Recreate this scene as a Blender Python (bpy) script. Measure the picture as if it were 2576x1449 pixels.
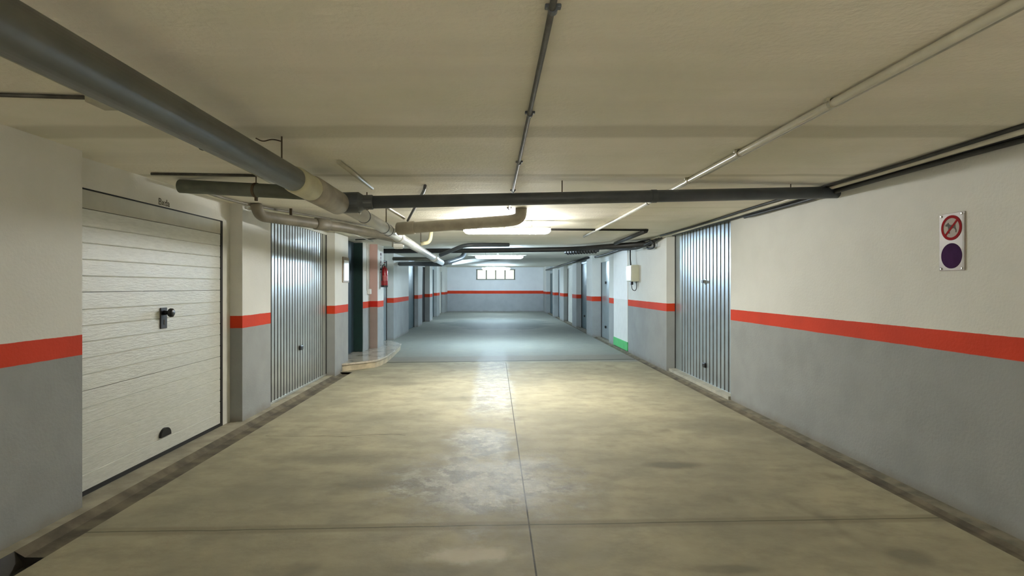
import bpy, bmesh, math, random
from mathutils import Vector, Matrix
for o in list(bpy.data.objects): bpy.data.objects.remove(o)
S = bpy.context.scene
C = S.collection
PI = math.pi
random.seed(4)

# ------------------------------------------------------------------ camera
F = 1400.0; VX = 1245.0; VY = 720.0; EYE = 1.5          # picture measures (2576 x 1449)
cam = bpy.data.cameras.new('camera'); co = bpy.data.objects.new('camera', cam); C.objects.link(co)
co.location = (0, 0, EYE); co.rotation_euler = (PI/2, 0, 0)
cam.sensor_width = 36; cam.sensor_fit = 'HORIZONTAL'; cam.lens = 36*F/2576
cam.shift_x = (1288-VX)/2576; cam.shift_y = -(724.5-VY)/2576
cam.clip_start = 0.05; cam.clip_end = 200
S.camera = co
# ------------------------------------------------------------------ world, exposure
W = bpy.data.worlds.new('world'); S.world = W; W.use_nodes = True
W.node_tree.nodes['Background'].inputs[0].default_value = (0.8, 0.82, 0.75, 1)
W.node_tree.nodes['Background'].inputs[1].default_value = 0.3
S.view_settings.view_transform = 'Standard'; S.view_settings.look = 'None'
S.view_settings.gamma = 1; S.view_settings.use_curve_mapping = False
S.view_settings.exposure = 0.88
S.cycles.max_bounces = 14; S.cycles.diffuse_bounces = 12
LAMP_NEAR = ((1.0, 0.985, 0.93), 158.0)
LAMP_FAR = ((0.64, 0.83, 1.0), 190.0)
FILL_BACK = ((1.0, 0.99, 0.88), 9.0)
FILL_UP = ((1.0, 0.965, 0.90), 265.0)

def yof(px, x): return F*x/(px-VX)                      # depth of a picture column on a plane of given x

# ------------------------------------------------------------------ materials
def new_mat(name):
    m = bpy.data.materials.new(name); m.use_nodes = True
    return m, m.node_tree, m.node_tree.nodes['Principled BSDF']
def N(nt, t, **kw):
    n = nt.nodes.new(t)
    for k, v in kw.items():
        if k.startswith('i_'):
            n.inputs[int(k[2:]) if k[2:].isdigit() else k[2:]].default_value = v
        else: setattr(n, k, v)
    return n
def L(nt, a, b): nt.links.new(a, b)
def math_n(nt, op, a, b=None, c=None, clamp=False):
    n = nt.nodes.new('ShaderNodeMath'); n.operation = op; n.use_clamp = clamp
    for i, v in enumerate((a, b, c)):
        if v is None: continue
        if isinstance(v, (int, float)): n.inputs[i].default_value = v
        else: nt.links.new(v, n.inputs[i])
    return n.outputs[0]
def mix(nt, fac, a, b):
    n = nt.nodes.new('ShaderNodeMix'); n.data_type = 'RGBA'
    for idx, v in ((0, fac), (6, a), (7, b)):
        if isinstance(v, (int, float)): n.inputs[idx].default_value = v
        elif isinstance(v, tuple): n.inputs[idx].default_value = v if len(v) == 4 else v+(1,)
        else: nt.links.new(v, n.inputs[idx])
    return n.outputs[2]
def noise(nt, vec, scale, detail=4, rough=0.55):
    n = nt.nodes.new('ShaderNodeTexNoise'); n.inputs['Scale'].default_value = scale
    n.inputs['Detail'].default_value = detail; n.inputs['Roughness'].default_value = rough
    if vec is not None: nt.links.new(vec, n.inputs['Vector'])
    return n.outputs[0]
def ramp(nt, fac, p0, p1):
    n = nt.nodes.new('ShaderNodeMapRange'); n.interpolation_type = 'SMOOTHSTEP'
    nt.links.new(fac, n.inputs[0]); n.inputs[1].default_value = p0; n.inputs[2].default_value = p1
    return n.outputs[0]
def bump(nt, bs, h, strength, dist=0.01):
    b = nt.nodes.new('ShaderNodeBump'); b.inputs['Strength'].default_value = strength
    b.inputs['Distance'].default_value = dist
    nt.links.new(h, b.inputs['Height']); nt.links.new(b.outputs[0], bs.inputs['Normal'])
def pos(nt):
    g = nt.nodes.new('ShaderNodeNewGeometry'); s = nt.nodes.new('ShaderNodeSeparateXYZ')
    nt.links.new(g.outputs['Position'], s.inputs[0])
    return g.outputs['Position'], s.outputs[0], s.outputs[1], s.outputs[2]
def scaled(nt, vec, sc):
    m = nt.nodes.new('ShaderNodeMapping'); nt.links.new(vec, m.inputs[0]); m.inputs['Scale'].default_value = sc
    return m.outputs[0]

def simple(name, col, rough=0.5, metal=0.0, var=0.12, vscale=6, bmp=0.0, bscale=60):
    m, nt, bs = new_mat(name)
    tc = nt.nodes.new('ShaderNodeTexCoord').outputs['Object']
    f = noise(nt, tc, vscale, 5)
    dark = tuple(c*(1-var) for c in col); light = tuple(min(1, c*(1+var)) for c in col)
    L(nt, mix(nt, ramp(nt, f, 0.3, 0.7), dark, light), bs.inputs['Base Color'])
    bs.inputs['Roughness'].default_value = rough; bs.inputs['Metallic'].default_value = metal
    if bmp: bump(nt, bs, noise(nt, tc, bscale, 3), bmp, 0.002)
    return m

RED = (0.64, 0.052, 0.016)
def wall_mat(name, lo, hi, white=(0.74, 0.74, 0.70), grey=(0.335, 0.35, 0.345), red=RED):
    m, nt, bs = new_mat(name)
    p, x, y, z = pos(nt)
    w = math_n(nt, 'ADD', z, math_n(nt, 'MULTIPLY', math_n(nt, 'SUBTRACT', noise(nt, p, 9, 3), 0.5), 0.008))
    a = ramp(nt, w, lo-0.002, lo+0.002); b = ramp(nt, w, hi-0.002, hi+0.002)
    blot = ramp(nt, noise(nt, p, 2.2, 5, 0.6), 0.3, 0.75)
    g2 = tuple(c*0.86 for c in grey)
    cg = mix(nt, blot, grey, g2)
    # scuffs and splash dirt at the foot of the wall
    foot = math_n(nt, 'MULTIPLY', ramp(nt, math_n(nt, 'ADD', z, math_n(nt, 'MULTIPLY', noise(nt, p, 5, 4), 0.12)), 0.16, 0.04), 0.55)
    cg = mix(nt, foot, cg, (0.20, 0.175, 0.13))
    cr = mix(nt, blot, red, tuple(c*0.88 for c in red))
    cw = mix(nt, blot, white, tuple(c*0.94 for c in white))
    col = mix(nt, b, mix(nt, a, cg, cr), cw)
    L(nt, col, bs.inputs['Base Color']); bs.inputs['Roughness'].default_value = 0.75; bs.inputs['Specular IOR Level'].default_value = 0.22
    h = math_n(nt, 'ADD', noise(nt, p, 45, 4), math_n(nt, 'MULTIPLY', noise(nt, p, 3, 2), 2.0))
    bump(nt, bs, h, 0.35, 0.006)
    return m
WL = wall_mat('paint_left', 1.035, 1.172)
WR = wall_mat('paint_right', 1.055, 1.195)
WB = wall_mat('paint_back', 1.06, 1.235, white=(0.78, 0.79, 0.80), grey=(0.40, 0.42, 0.43))
WPINK = wall_mat('paint_salmon', 1.045, 1.175, white=(0.60, 0.40, 0.36), grey=(0.36, 0.28, 0.25), red=(0.5, 0.02, 0.012))

def ceiling_mat():
    m, nt, bs = new_mat('ceiling_plaster')
    p, x, y, z = pos(nt)
    big = ramp(nt, noise(nt, p, 0.8, 5, 0.6), 0.3, 0.72)
    st = ramp(nt, noise(nt, scaled(nt, p, (0.12, 1.6, 1)), 2.0, 5, 0.6), 0.35, 0.7)
    col = mix(nt, big, (0.87, 0.825, 0.73), (0.745, 0.73, 0.60))
    col = mix(nt, math_n(nt, 'MULTIPLY', st, 0.55), col, (0.73, 0.69, 0.60))
    # a broad darker olive band and a board joint that run across the slab
    wy = math_n(nt, 'ADD', y, math_n(nt, 'MULTIPLY', math_n(nt, 'SUBTRACT', noise(nt, p, 1.3, 3), 0.5), 0.12))
    for c, hw, s in ((3.32, 0.17, 0.42), (4.62, 0.06, 0.5), (6.5, 0.05, 0.2), (9.6, 0.06, 0.3), (11.0, 0.05, 0.25)):
        d = math_n(nt, 'ABSOLUTE', math_n(nt, 'SUBTRACT', wy, c))
        col = mix(nt, math_n(nt, 'MULTIPLY', ramp(nt, d, hw, hw*0.55), s), col, (0.42, 0.40, 0.29))
    spk = ramp(nt, noise(nt, p, 23, 2), 0.79, 0.81)
    col = mix(nt, spk, col, (0.8, 0.8, 0.7))
    L(nt, col, bs.inputs['Base Color']); bs.inputs['Roughness'].default_value = 0.75
    h = math_n(nt, 'ADD', noise(nt, p, 40, 4), math_n(nt, 'MULTIPLY', noise(nt, scaled(nt, p, (0.5, 1.8, 1)), 1.6, 3), 3.0))
    bump(nt, bs, h, 0.35, 0.012)
    return m
def floor_mat():
    m, nt, bs = new_mat('concrete_floor')
    p, x, y, z = pos(nt)
    big = ramp(nt, noise(nt, p, 0.9, 6, 0.62), 0.3, 0.7)
    mid = ramp(nt, noise(nt, scaled(nt, p, (1, 1.5, 1)), 3.1, 6, 0.65), 0.38, 0.72)
    col = mix(nt, big, (0.41, 0.375, 0.255), (0.28, 0.26, 0.185))
    col = mix(nt, math_n(nt, 'MULTIPLY', mid, 0.65), col, (0.22, 0.205, 0.15))
    # dark soft oil spots
    sp = ramp(nt, noise(nt, scaled(nt, p, (1, 0.8, 1)), 1.55, 3), 0.60, 0.74)
    col = mix(nt, math_n(nt, 'MULTIPLY', sp, 0.7), col, (0.16, 0.145, 0.105))
    dn = math_n(nt, 'SUBTRACT', noise(nt, p, 2.6, 7, 0.7), 0.5)
    dn2 = math_n(nt, 'SUBTRACT', noise(nt, scaled(nt, p, (1, 1, 5)), 1.4, 4), 0.5)
    def ell(cx, cy, rx, ry, soft=0.45, wobble=1.6):
        u = math_n(nt, 'DIVIDE', math_n(nt, 'SUBTRACT', x, cx), rx); v = math_n(nt, 'DIVIDE', math_n(nt, 'SUBTRACT', y, cy), ry)
        r = math_n(nt, 'SQRT', math_n(nt, 'ADD', math_n(nt, 'MULTIPLY', u, u), math_n(nt, 'MULTIPLY', v, v)))
        r = math_n(nt, 'ADD', r, math_n(nt, 'MULTIPLY', dn, wobble))
        return ramp(nt, r, 1+soft, 1-soft)
    # single oil and tyre marks
    for cx, cy, rx, ry, a in ((1.50, 4.67, 0.22, 0.09, 0.7), (-0.91, 4.22, 0.26, 0.12, 0.45), (-1.15, 6.4, 0.3, 0.2, 0.3), (-1.3, 4.9, 0.45, 0.2, 0.3),
                              (1.25, 2.95, 0.2, 0.05, 0.5), (2.3, 3.1, 0.12, 0.10, 0.5), (-0.45, 7.4, 0.35, 0.15, 0.4), (2.5, 6.0, 0.5, 0.35, 0.3), (-1.4, 8.6, 0.3, 0.15, 0.4), (-0.35, 2.9, 0.5, 0.12, 0.3)):
        col = mix(nt, math_n(nt, 'MULTIPLY', ell(cx, cy, rx, ry), a), col, (0.13, 0.12, 0.09))
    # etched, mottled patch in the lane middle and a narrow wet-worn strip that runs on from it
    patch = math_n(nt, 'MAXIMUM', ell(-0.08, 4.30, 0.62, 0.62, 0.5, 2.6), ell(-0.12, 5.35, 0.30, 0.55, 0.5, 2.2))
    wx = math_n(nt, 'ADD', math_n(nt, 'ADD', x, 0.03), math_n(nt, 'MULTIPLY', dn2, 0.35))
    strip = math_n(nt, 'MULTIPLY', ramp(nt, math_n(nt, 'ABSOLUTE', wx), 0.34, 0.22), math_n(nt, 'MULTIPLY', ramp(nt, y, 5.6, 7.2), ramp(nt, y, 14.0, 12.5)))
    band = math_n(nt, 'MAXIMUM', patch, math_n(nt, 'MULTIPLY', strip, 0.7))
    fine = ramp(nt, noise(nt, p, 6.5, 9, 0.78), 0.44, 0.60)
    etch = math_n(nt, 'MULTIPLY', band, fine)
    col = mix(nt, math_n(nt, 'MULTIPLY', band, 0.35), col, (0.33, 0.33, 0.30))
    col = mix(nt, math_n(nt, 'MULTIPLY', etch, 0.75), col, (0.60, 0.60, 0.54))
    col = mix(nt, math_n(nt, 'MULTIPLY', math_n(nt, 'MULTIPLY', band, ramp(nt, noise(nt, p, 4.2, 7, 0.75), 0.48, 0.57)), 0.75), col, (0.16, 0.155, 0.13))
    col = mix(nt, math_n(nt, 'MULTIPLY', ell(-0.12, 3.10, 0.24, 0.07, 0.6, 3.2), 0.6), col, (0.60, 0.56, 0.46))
    # far bays: cool lamp light painted in as blue-grey, plus a teal patch
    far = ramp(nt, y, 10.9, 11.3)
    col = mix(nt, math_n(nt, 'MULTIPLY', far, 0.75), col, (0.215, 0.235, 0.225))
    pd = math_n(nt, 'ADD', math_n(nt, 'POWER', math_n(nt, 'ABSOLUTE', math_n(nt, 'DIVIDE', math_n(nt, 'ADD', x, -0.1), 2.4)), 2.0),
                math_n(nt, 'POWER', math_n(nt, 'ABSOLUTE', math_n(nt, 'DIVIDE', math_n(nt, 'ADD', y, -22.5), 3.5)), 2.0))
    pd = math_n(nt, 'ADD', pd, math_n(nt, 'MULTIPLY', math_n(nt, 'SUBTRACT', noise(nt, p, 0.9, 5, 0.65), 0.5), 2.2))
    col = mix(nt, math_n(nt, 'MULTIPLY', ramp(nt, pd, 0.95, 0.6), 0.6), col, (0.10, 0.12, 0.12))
    # saw-cut joints
    def line(d, w, c, s=1.0):
        nonlocal col
        col = mix(nt, math_n(nt, 'MULTIPLY', ramp(nt, math_n(nt, 'ABSOLUTE', d), w, w*0.5), s), col, c)
    jy = math_n(nt, 'MULTIPLY', math_n(nt, 'SUBTRACT', x, 0.215), 1.0)
    near = math_n(nt, 'LESS_THAN', y, 10.95)
    jj = math_n(nt, 'ADD', jy, math_n(nt, 'MULTIPLY', math_n(nt, 'SUBTRACT', 1.0, near), 100.0))
    line(jj, 0.0065, (0.05, 0.045, 0.03))
    wob = math_n(nt, 'MULTIPLY', math_n(nt, 'SUBTRACT', noise(nt, p, 2.5, 4), 0.5), 0.03)
    d1 = math_n(nt, 'ADD', math_n(nt, 'SUBTRACT', math_n(nt, 'SUBTRACT', y, 3.49), math_n(nt, 'MULTIPLY', x, 0.04)), wob)
    line(d1, 0.010, (0.09, 0.08, 0.05), 0.75)
    line(d1, 0.075, (0.14, 0.125, 0.08), 0.38)
    d2 = math_n(nt, 'ADD', math_n(nt, 'SUBTRACT', math_n(nt, 'SUBTRACT', y, 11.15), math_n(nt, 'MULTIPLY', x, 0.10)), wob)
    line(d2, 0.075, (0.05, 0.047, 0.036), 0.85)
    d2b = math_n(nt, 'SUBTRACT', d2, 0.45)
    line(d2b, 0.5, (0.20, 0.18, 0.15), 0.5)
    d3 = math_n(nt, 'ADD', math_n(nt, 'SUBTRACT', y, 5.6), math_n(nt, 'MULTIPLY', math_n(nt, 'SUBTRACT', noise(nt, p, 1.2, 4), 0.5), 0.4))
    d3 = math_n(nt, 'ADD', d3, math_n(nt, 'MULTIPLY', math_n(nt, 'GREATER_THAN', math_n(nt, 'ABSOLUTE', math_n(nt, 'ADD', x, 1.6)), 0.7), 100.0))
    line(d3, 0.012, (0.10, 0.09, 0.06), 0.6)
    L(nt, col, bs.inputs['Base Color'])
    r = math_n(nt, 'SUBTRACT', 0.68, math_n(nt, 'MULTIPLY', band, 0.13))
    r = math_n(nt, 'ADD', r, math_n(nt, 'MULTIPLY', fine, 0.08))
    L(nt, r, bs.inputs['Roughness']); bs.inputs['Specular IOR Level'].default_value = 0.22
    bump(nt, bs, math_n(nt, 'ADD', noise(nt, p, 30, 5), math_n(nt, 'MULTIPLY', noise(nt, p, 2.0, 3), 3.0)), 0.25, 0.006)
    return m
CEIL = ceiling_mat(); FLOOR = floor_mat()
GUT = simple('gutter_dirt', (0.115, 0.095, 0.06), 0.85, var=0.45, vscale=5, bmp=0.4)
APRON = simple('apron_mortar', (0.33, 0.30, 0.225), 0.8, var=0.25, vscale=4, bmp=0.4)
APDIRT = simple('wall_foot_mortar', (0.20, 0.18, 0.13), 0.85, var=0.35, vscale=6, bmp=0.5)
GALV = simple('galvanised_sheet', (0.56, 0.58, 0.55), 0.33, 0.7, var=0.08, vscale=3)
GROOVE = simple('painted_groove_shade', (0.13, 0.135, 0.13), 0.6, 0.2, var=0.2)  # shade inside the door grooves, painted as a darker sheet tone
GALVB = simple('blue_grey_sheet', (0.44, 0.51, 0.54), 0.33, 0.6, var=0.08, vscale=3)
TEAL = simple('dark_teal_sheet', (0.06, 0.115, 0.13), 0.35, 0.3, var=0.1)
NAVY = simple('navy_door_paint', (0.032, 0.055, 0.075), 0.38, 0.0, var=0.12)
GREEN = simple('dark_green_door_paint', (0.007, 0.028, 0.024), 0.4, 0.0, var=0.12)
BLACK = simple('black_plastic', (0.012, 0.012, 0.013), 0.35, var=0.2)
RUBBER = simple('black_rubber', (0.010, 0.009, 0.007), 0.7, var=0.2)
CABLE = simple('black_cable', (0.018, 0.018, 0.017), 0.5, var=0.3)
PVCGREY = simple('grey_pvc', (0.115, 0.115, 0.092), 0.42, var=0.16, vscale=3)
PVCLIGHT = simple('light_grey_pvc', (0.52, 0.53, 0.51), 0.3, var=0.1, vscale=3)
PVCDARK = simple('dark_grey_pvc', (0.070, 0.080, 0.090), 0.4, var=0.15)
PVCGREEN = simple('green_grey_pvc', (0.115, 0.125, 0.095), 0.5, var=0.15)
PVCBROWN = simple('brown_grey_pvc', (0.21, 0.19, 0.15), 0.5, var=0.25, vscale=5)
PVCTAN = simple('tan_grey_pvc', (0.36, 0.33, 0.27), 0.45, var=0.15)
CREAM = simple('cream_pvc', (0.55, 0.52, 0.34), 0.45, var=0.12)
CONDW = simple('cream_conduit', (0.62, 0.60, 0.50), 0.22, var=0.08)
CONDC = simple('plaster_coloured_conduit', (0.40, 0.38, 0.28), 0.4, var=0.12)
CONDG = simple('dark_steel_conduit', (0.085, 0.08, 0.068), 0.5, 0.3, var=0.3, vscale=12)
STEEL = simple('bright_steel', (0.6, 0.6, 0.58), 0.25, 1.0, var=0.1)
RUST = simple('rusty_steel', (0.10, 0.075, 0.045), 0.7, 0.3, var=0.3)
WHITEPL = simple('white_plastic', (0.78, 0.78, 0.74), 0.35, var=0.04)
CREAMPL = simple('cream_plastic', (0.60, 0.60, 0.46), 0.4, var=0.04)
WHITEP = simple('bright_white_paint', (0.88, 0.87, 0.86), 0.6, var=0.02, bmp=0.15)
PALEP = simple('pale_grey_paint', (0.74, 0.74, 0.71), 0.6, var=0.03, bmp=0.15)
GREENP = simple('green_skirting_paint', (0.10, 0.52, 0.17), 0.5, var=0.06)
REDX = simple('red_enamel', (0.30, 0.008, 0.012), 0.22, var=0.08)
WOODF = simple('brown_frame_wood', (0.27, 0.20, 0.12), 0.5, var=0.15)
PAPER = simple('white_notice_paper', (0.85, 0.88, 0.86), 0.3, var=0.02)
SIGNP = simple('pinkish_white_sign_plate', (0.38, 0.34, 0.31), 0.4, var=0.05)
SIGNRED = simple('sign_red', (0.30, 0.016, 0.020), 0.8, var=0.08)
SIGNPUR = simple('sign_faded_purple', (0.045, 0.014, 0.065), 0.8, var=0.15, vscale=12)
SIGNGREY = simple('sign_grey_print', (0.15, 0.14, 0.13), 0.8, var=0.08)
SIGNWHITE = simple('sign_white_print', (0.50, 0.45, 0.43), 0.8, var=0.04)
STENCIL = simple('stencil_ink', (0.10, 0.09, 0.06), 0.7, var=0.3, vscale=40)
def wood_panel():
    m, nt, bs = new_mat('white_woodgrain_panel')
    p, x, y, z = pos(nt)
    g = noise(nt, scaled(nt, p, (1, 2.2, 13)), 5, 6, 0.65)
    L(nt, mix(nt, ramp(nt, g, 0.3, 0.7), (0.70, 0.71, 0.65), (0.61, 0.62, 0.56)), bs.inputs['Base Color'])
    bs.inputs['Roughness'].default_value = 0.30; bs.inputs['Specular IOR Level'].default_value = 0.85
    bump(nt, bs, g, 0.6, 0.008)
    return m
PANEL = wood_panel()
HEADP = simple('shaded_header_panel', (0.50, 0.49, 0.41), 0.55, var=0.06)  # door header; pipe shadow across it put into the darker tone
FRAMEP = simple('white_frame_paint', (0.66, 0.66, 0.60), 0.5, var=0.06)
def marble():
    m, nt, bs = new_mat('polished_marble')
    p, x, y, z = pos(nt)
    v = ramp(nt, noise(nt, p, 2.4, 8, 0.7), 0.45, 0.62)
    col = mix(nt, v, (0.56, 0.51, 0.42), (0.36, 0.31, 0.24))
    sl = math_n(nt, 'ABSOLUTE', math_n(nt, 'SUBTRACT', math_n(nt, 'FRACT', math_n(nt, 'DIVIDE', y, 0.9)), 0.5))
    col = mix(nt, ramp(nt, sl, 0.006, 0.002), col, (0.22, 0.19, 0.14))
    L(nt, col, bs.inputs['Base Color']); bs.inputs['Roughness'].default_value = 0.07
    return m
MARBLE = marble()
def emis(name, col, st):
    m, nt, bs = new_mat(name)
    bs.inputs['Base Color'].default_value = (0.8, 0.8, 0.8, 1)
    bs.inputs['Emission Color'].default_value = col+(1,); bs.inputs['Emission Strength'].default_value = st
    return m
GLOWN = emis('warm_diffuser', *LAMP_NEAR); GLOWF = emis('cool_diffuser', *LAMP_FAR); GLOWB = emis('rear_fill_diffuser', *FILL_BACK)
GLOWW = emis('daylit_window_pane', (1.0, 0.98, 0.66), 0.58)

# ------------------------------------------------------------------ mesh helpers
def tag(o, label=None, cat=None, group=None, kind=None):
    if label: o['label'] = label
    if cat: o['category'] = cat
    if group: o['group'] = group
    if kind: o['kind'] = kind
    return o
def empty(name, loc, label=None, cat=None, group=None, kind=None):
    o = bpy.data.objects.new(name, None); C.objects.link(o); o.location = loc; o.empty_display_size = 0.1
    return tag(o, label, cat, group, kind)
def obj(name, bm, mat, parent=None, smooth=False, bevel=0):
    bmesh.ops.recalc_face_normals(bm, faces=bm.faces)
    me = bpy.data.meshes.new(name); bm.to_mesh(me); bm.free()
    if smooth:
        for p in me.polygons: p.use_smooth = True
    mats = mat if isinstance(mat, (list, tuple)) else [mat]
    for mm in mats: me.materials.append(mm)
    o = bpy.data.objects.new(name, me); C.objects.link(o)
    if bevel:
        b = o.modifiers.new('bevel', 'BEVEL'); b.width = bevel; b.segments = 2; b.limit_method = 'ANGLE'
    if parent:
        o.parent = parent; o.location = -Vector(root_loc(parent))
    return o
def root_loc(o):
    v = Vector(o.location)
    while o.parent: o = o.parent; v += Vector(o.location)
    return v
def box(bm, x0, x1, y0, y1, z0, z1, mi=0):
    vs = [bm.verts.new(c) for c in ((x0,y0,z0),(x1,y0,z0),(x1,y1,z0),(x0,y1,z0),(x0,y0,z1),(x1,y0,z1),(x1,y1,z1),(x0,y1,z1))]
    for f in ((0,1,2,3),(4,5,6,7),(0,1,5,4),(1,2,6,5),(2,3,7,6),(3,0,4,7)):
        fa = bm.faces.new([vs[i] for i in f]); fa.material_index = mi
    return bm
def bx(*a): return box(bmesh.new(), *a)
def smooth_path(pts, r=0.12, n=6):
    pts = [Vector(p) for p in pts]; out = [pts[0]]
    for a, b, c in zip(pts, pts[1:], pts[2:]):
        d1 = min(r, (b-a).length*0.45); d2 = min(r, (c-b).length*0.45)
        p0 = b+(a-b).normalized()*d1; p2 = b+(c-b).normalized()*d2
        for i in range(n+1):
            t = i/n; out.append(p0*(1-t)**2+b*2*t*(1-t)+p2*t*t)
    out.append(pts[-1]); return out
def tube(bm, pts, r, seg=16, cap=True):
    pts = [Vector(p) for p in pts]
    rs = r if isinstance(r, (list, tuple)) else [r]*len(pts)
    t0 = (pts[1]-pts[0]).normalized()
    up = Vector((0,0,1)) if abs(t0.z) < 0.9 else Vector((1,0,0))
    n = t0.cross(up).normalized(); rings = []
    for i, p in enumerate(pts):
        t = (pts[min(i+1, len(pts)-1)]-pts[max(i-1, 0)]).normalized()
        n = (n-t*n.dot(t)).normalized(); b = t.cross(n)
        rings.append([bm.verts.new(p+(n*math.cos(a)+b*math.sin(a))*rs[i]) for a in [2*PI*k/seg for k in range(seg)]])
    for A, B in zip(rings, rings[1:]):
        for k in range(seg): bm.faces.new((A[k], A[(k+1)%seg], B[(k+1)%seg], B[k]))
    if cap: bm.faces.new(rings[0]); bm.faces.new(rings[-1])
    return bm
def tb(pts, r, seg=16): return tube(bmesh.new(), pts, r, seg)
def flat_smooth(o):
    # smooth sides, crisp caps
    for p in o.data.polygons: p.use_smooth = len(p.vertices) <= 4
    return o
def pipe(name, pts, r, mat, parent=None, bend=0.12, seg=20):
    return flat_smooth(obj(name, tb(smooth_path(pts, bend) if bend else pts, r, seg), mat, parent))
def lathe(bm, prof, axis_o, axis_d, seg=24):
    d = Vector(axis_d).normalized(); u = d.orthogonal().normalized(); v = d.cross(u); o = Vector(axis_o)
    rings = [[bm.verts.new(o+d*h+(u*math.cos(2*PI*k/seg)+v*math.sin(2*PI*k/seg))*max(r, 1e-4)) for k in range(seg)] for r, h in prof]
    for A, B in zip(rings, rings[1:]):
        for k in range(seg): bm.faces.new((A[k], A[(k+1)%seg], B[(k+1)%seg], B[k]))
    bm.faces.new(rings[0]); bm.faces.new(rings[-1])
    return bm
def lerp(a, b, t): return tuple(p+(q-p)*t for p, q in zip(a, b))

H = 2.42            # ceiling
HF = 2.62           # far bay ceiling
YS = 26.0           # where the slab steps up
YEND = 32.9
YB = -7.5           # rear end, behind the camera

# ------------------------------------------------------------------ the shell
bm = bmesh.new()
xs = [(-4.3, -2.72, 0.0, 0.0, 1), (-2.72, -2.66, 0.0, -0.035, 2), (-2.66, -2.53, -0.035, -0.035, 2), (-2.53, -2.49, -0.035, 0.0, 2),
      (-2.49, 2.88, 0.0, 0.0, 0), (2.88, 2.90, 0.0, -0.02, 2), (2.90, 2.97, -0.02, -0.02, 2), (2.97, 3.0, -0.02, 0.0, 2), (3.0, 4.3, 0.0, 0.0, 3)]
ys = [YB-0.2, 3.15, 9.7, YEND+0.3]
for j in range(3):
    y0, y1 = ys[j], ys[j+1]
    for x0, x1, z0, z1, mi in xs:
        k0, k1 = z0, z1
        if j == 0 and x0 < -2.49: k0 *= 2.4; k1 *= 2.4
        mm = mi
        if j == 0 and x1 <= -2.49 and x0 > -3: mm = 4
        if j == 2 and x1 <= -2.49: k0 = k1 = 0; mm = 0
        f = bm.faces.new([bm.verts.new(c) for c in ((x0,y0,k0),(x1,y0,k1),(x1,y1,k1),(x0,y1,k0))]); f.material_index = mm
bmesh.ops.remove_doubles(bm, verts=bm.verts, dist=1e-5)
box(bm, -4.3, 4.3, YB-0.2, YEND+0.3, -0.5, -0.3, 0)
fl = obj('floor', bm, [FLOOR, APRON, GUT, APDIRT, simple('black_wet_gutter', (0.02, 0.016, 0.01), 0.7, var=0.3)])
for p in fl.data.polygons:
    if p.normal.z < 0 and p.center.z > -0.2: p.flip()
tag(fl, 'stained beige concrete garage floor with saw-cut joints and side gutters', 'floor', kind='structure')

bm = bx(-4.3, 4.3, YB-0.2, YS, H, H+0.35); box(bm, -4.3, 4.3, YS, YEND+0.3, HF, HF+0.15)
tag(obj('ceiling', bm, CEIL), 'low plastered beige garage ceiling', 'ceiling', kind='structure')

def wall_seg(bm, side, x, y0, y1, mi=0, z1=None):
    xo = 4.3*side
    top = (HF if y0 >= YS-3 else H) if z1 is None else z1
    box(bm, min(x, xo), max(x, xo), y0, y1, -0.3, top, mi)
# left wall:   (face x, y0, y1)
XL = -2.80
L1 = yof(207, XL)             # end of the near stretch
P1 = 6.17                     # door jamb / pillar
bmL = bmesh.new()
wall_seg(bmL, -1, XL, YB, L1)
wall_seg(bmL, -1, XL, P1, yof(681, XL))
D2A, D2B = yof(681, XL), 9.355
wall_seg(bmL, -1, -2.69, D2B, 10.2)
wall_seg(bmL, -1, -2.75, 11.60, 12.22)
wall_seg(bmL, -1, -2.575, 12.223, 12.87)
YA = 15.5
wall_seg(bmL, -1, -2.82, YA, 18.2)
wall_seg(bmL, -1, -2.83, 20.5, 21.65)
wall_seg(bmL, -1, -2.76, 23.6, 24.6)
wall_seg(bmL, -1, -2.83, 27.1, 28.5)
wall_seg(bmL, -1, -2.81, 31.0, YEND+0.2)
box(bmL, -4.3, -3.9, YB, YEND+0.2, -0.3, HF)
# plaster over and around the sectional door
box(bmL, -4.3, -2.94, L1, P1, 2.20, H)
wl = obj('wall_left', bmL, WL); tag(wl, 'white left wall with red stripe over grey dado', 'wall', kind='structure')
# right wall
XR = 3.11
bmR = bmesh.new()
R1 = yof(1838, XR)
wall_seg(bmR, 1, XR, YB, R1)
R2 = 9.86
wall_seg(bmR, 1, 3.04, R2, yof(1580, 3.04))
R3 = yof(1580, 3.04); R4 = yof(1545, 3.04); R5 = yof(1532, 3.04)
wall_seg(bmR, 1, 3.04, R4, R5)
wall_seg(bmR, 1, 3.06, R3, R4)
wall_seg(bmR, 1, 2.88, 16.5, 17.5)
wall_seg(bmR, 1, 2.97, 20.3, 21.4)
wall_seg(bmR, 1, 2.95, 23.9, 25.3)
wall_seg(bmR, 1, 2.90, 27.2, 28.0)
wall_seg(bmR, 1, 2.86, 31.0, YEND+0.2)
box(bmR, 3.9, 4.3, YB, YEND+0.2, -0.3, HF)
wr = obj('wall_right', bmR, WR); tag(wr, 'white right wall with red stripe over grey dado', 'wall', kind='structure')
tag(obj('wall_far', bx(-4.3, 4.3, YEND, YEND+0.3, -0.3, HF+0.1), WB), 'far end wall with thin red stripe and high window', 'wall', kind='structure')
tag(obj('wall_near', bx(-4.3, 4.3, YB-0.2, YB, -0.3, H), WR), 'wall closing the lane behind the viewer', 'wall', kind='structure')
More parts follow.
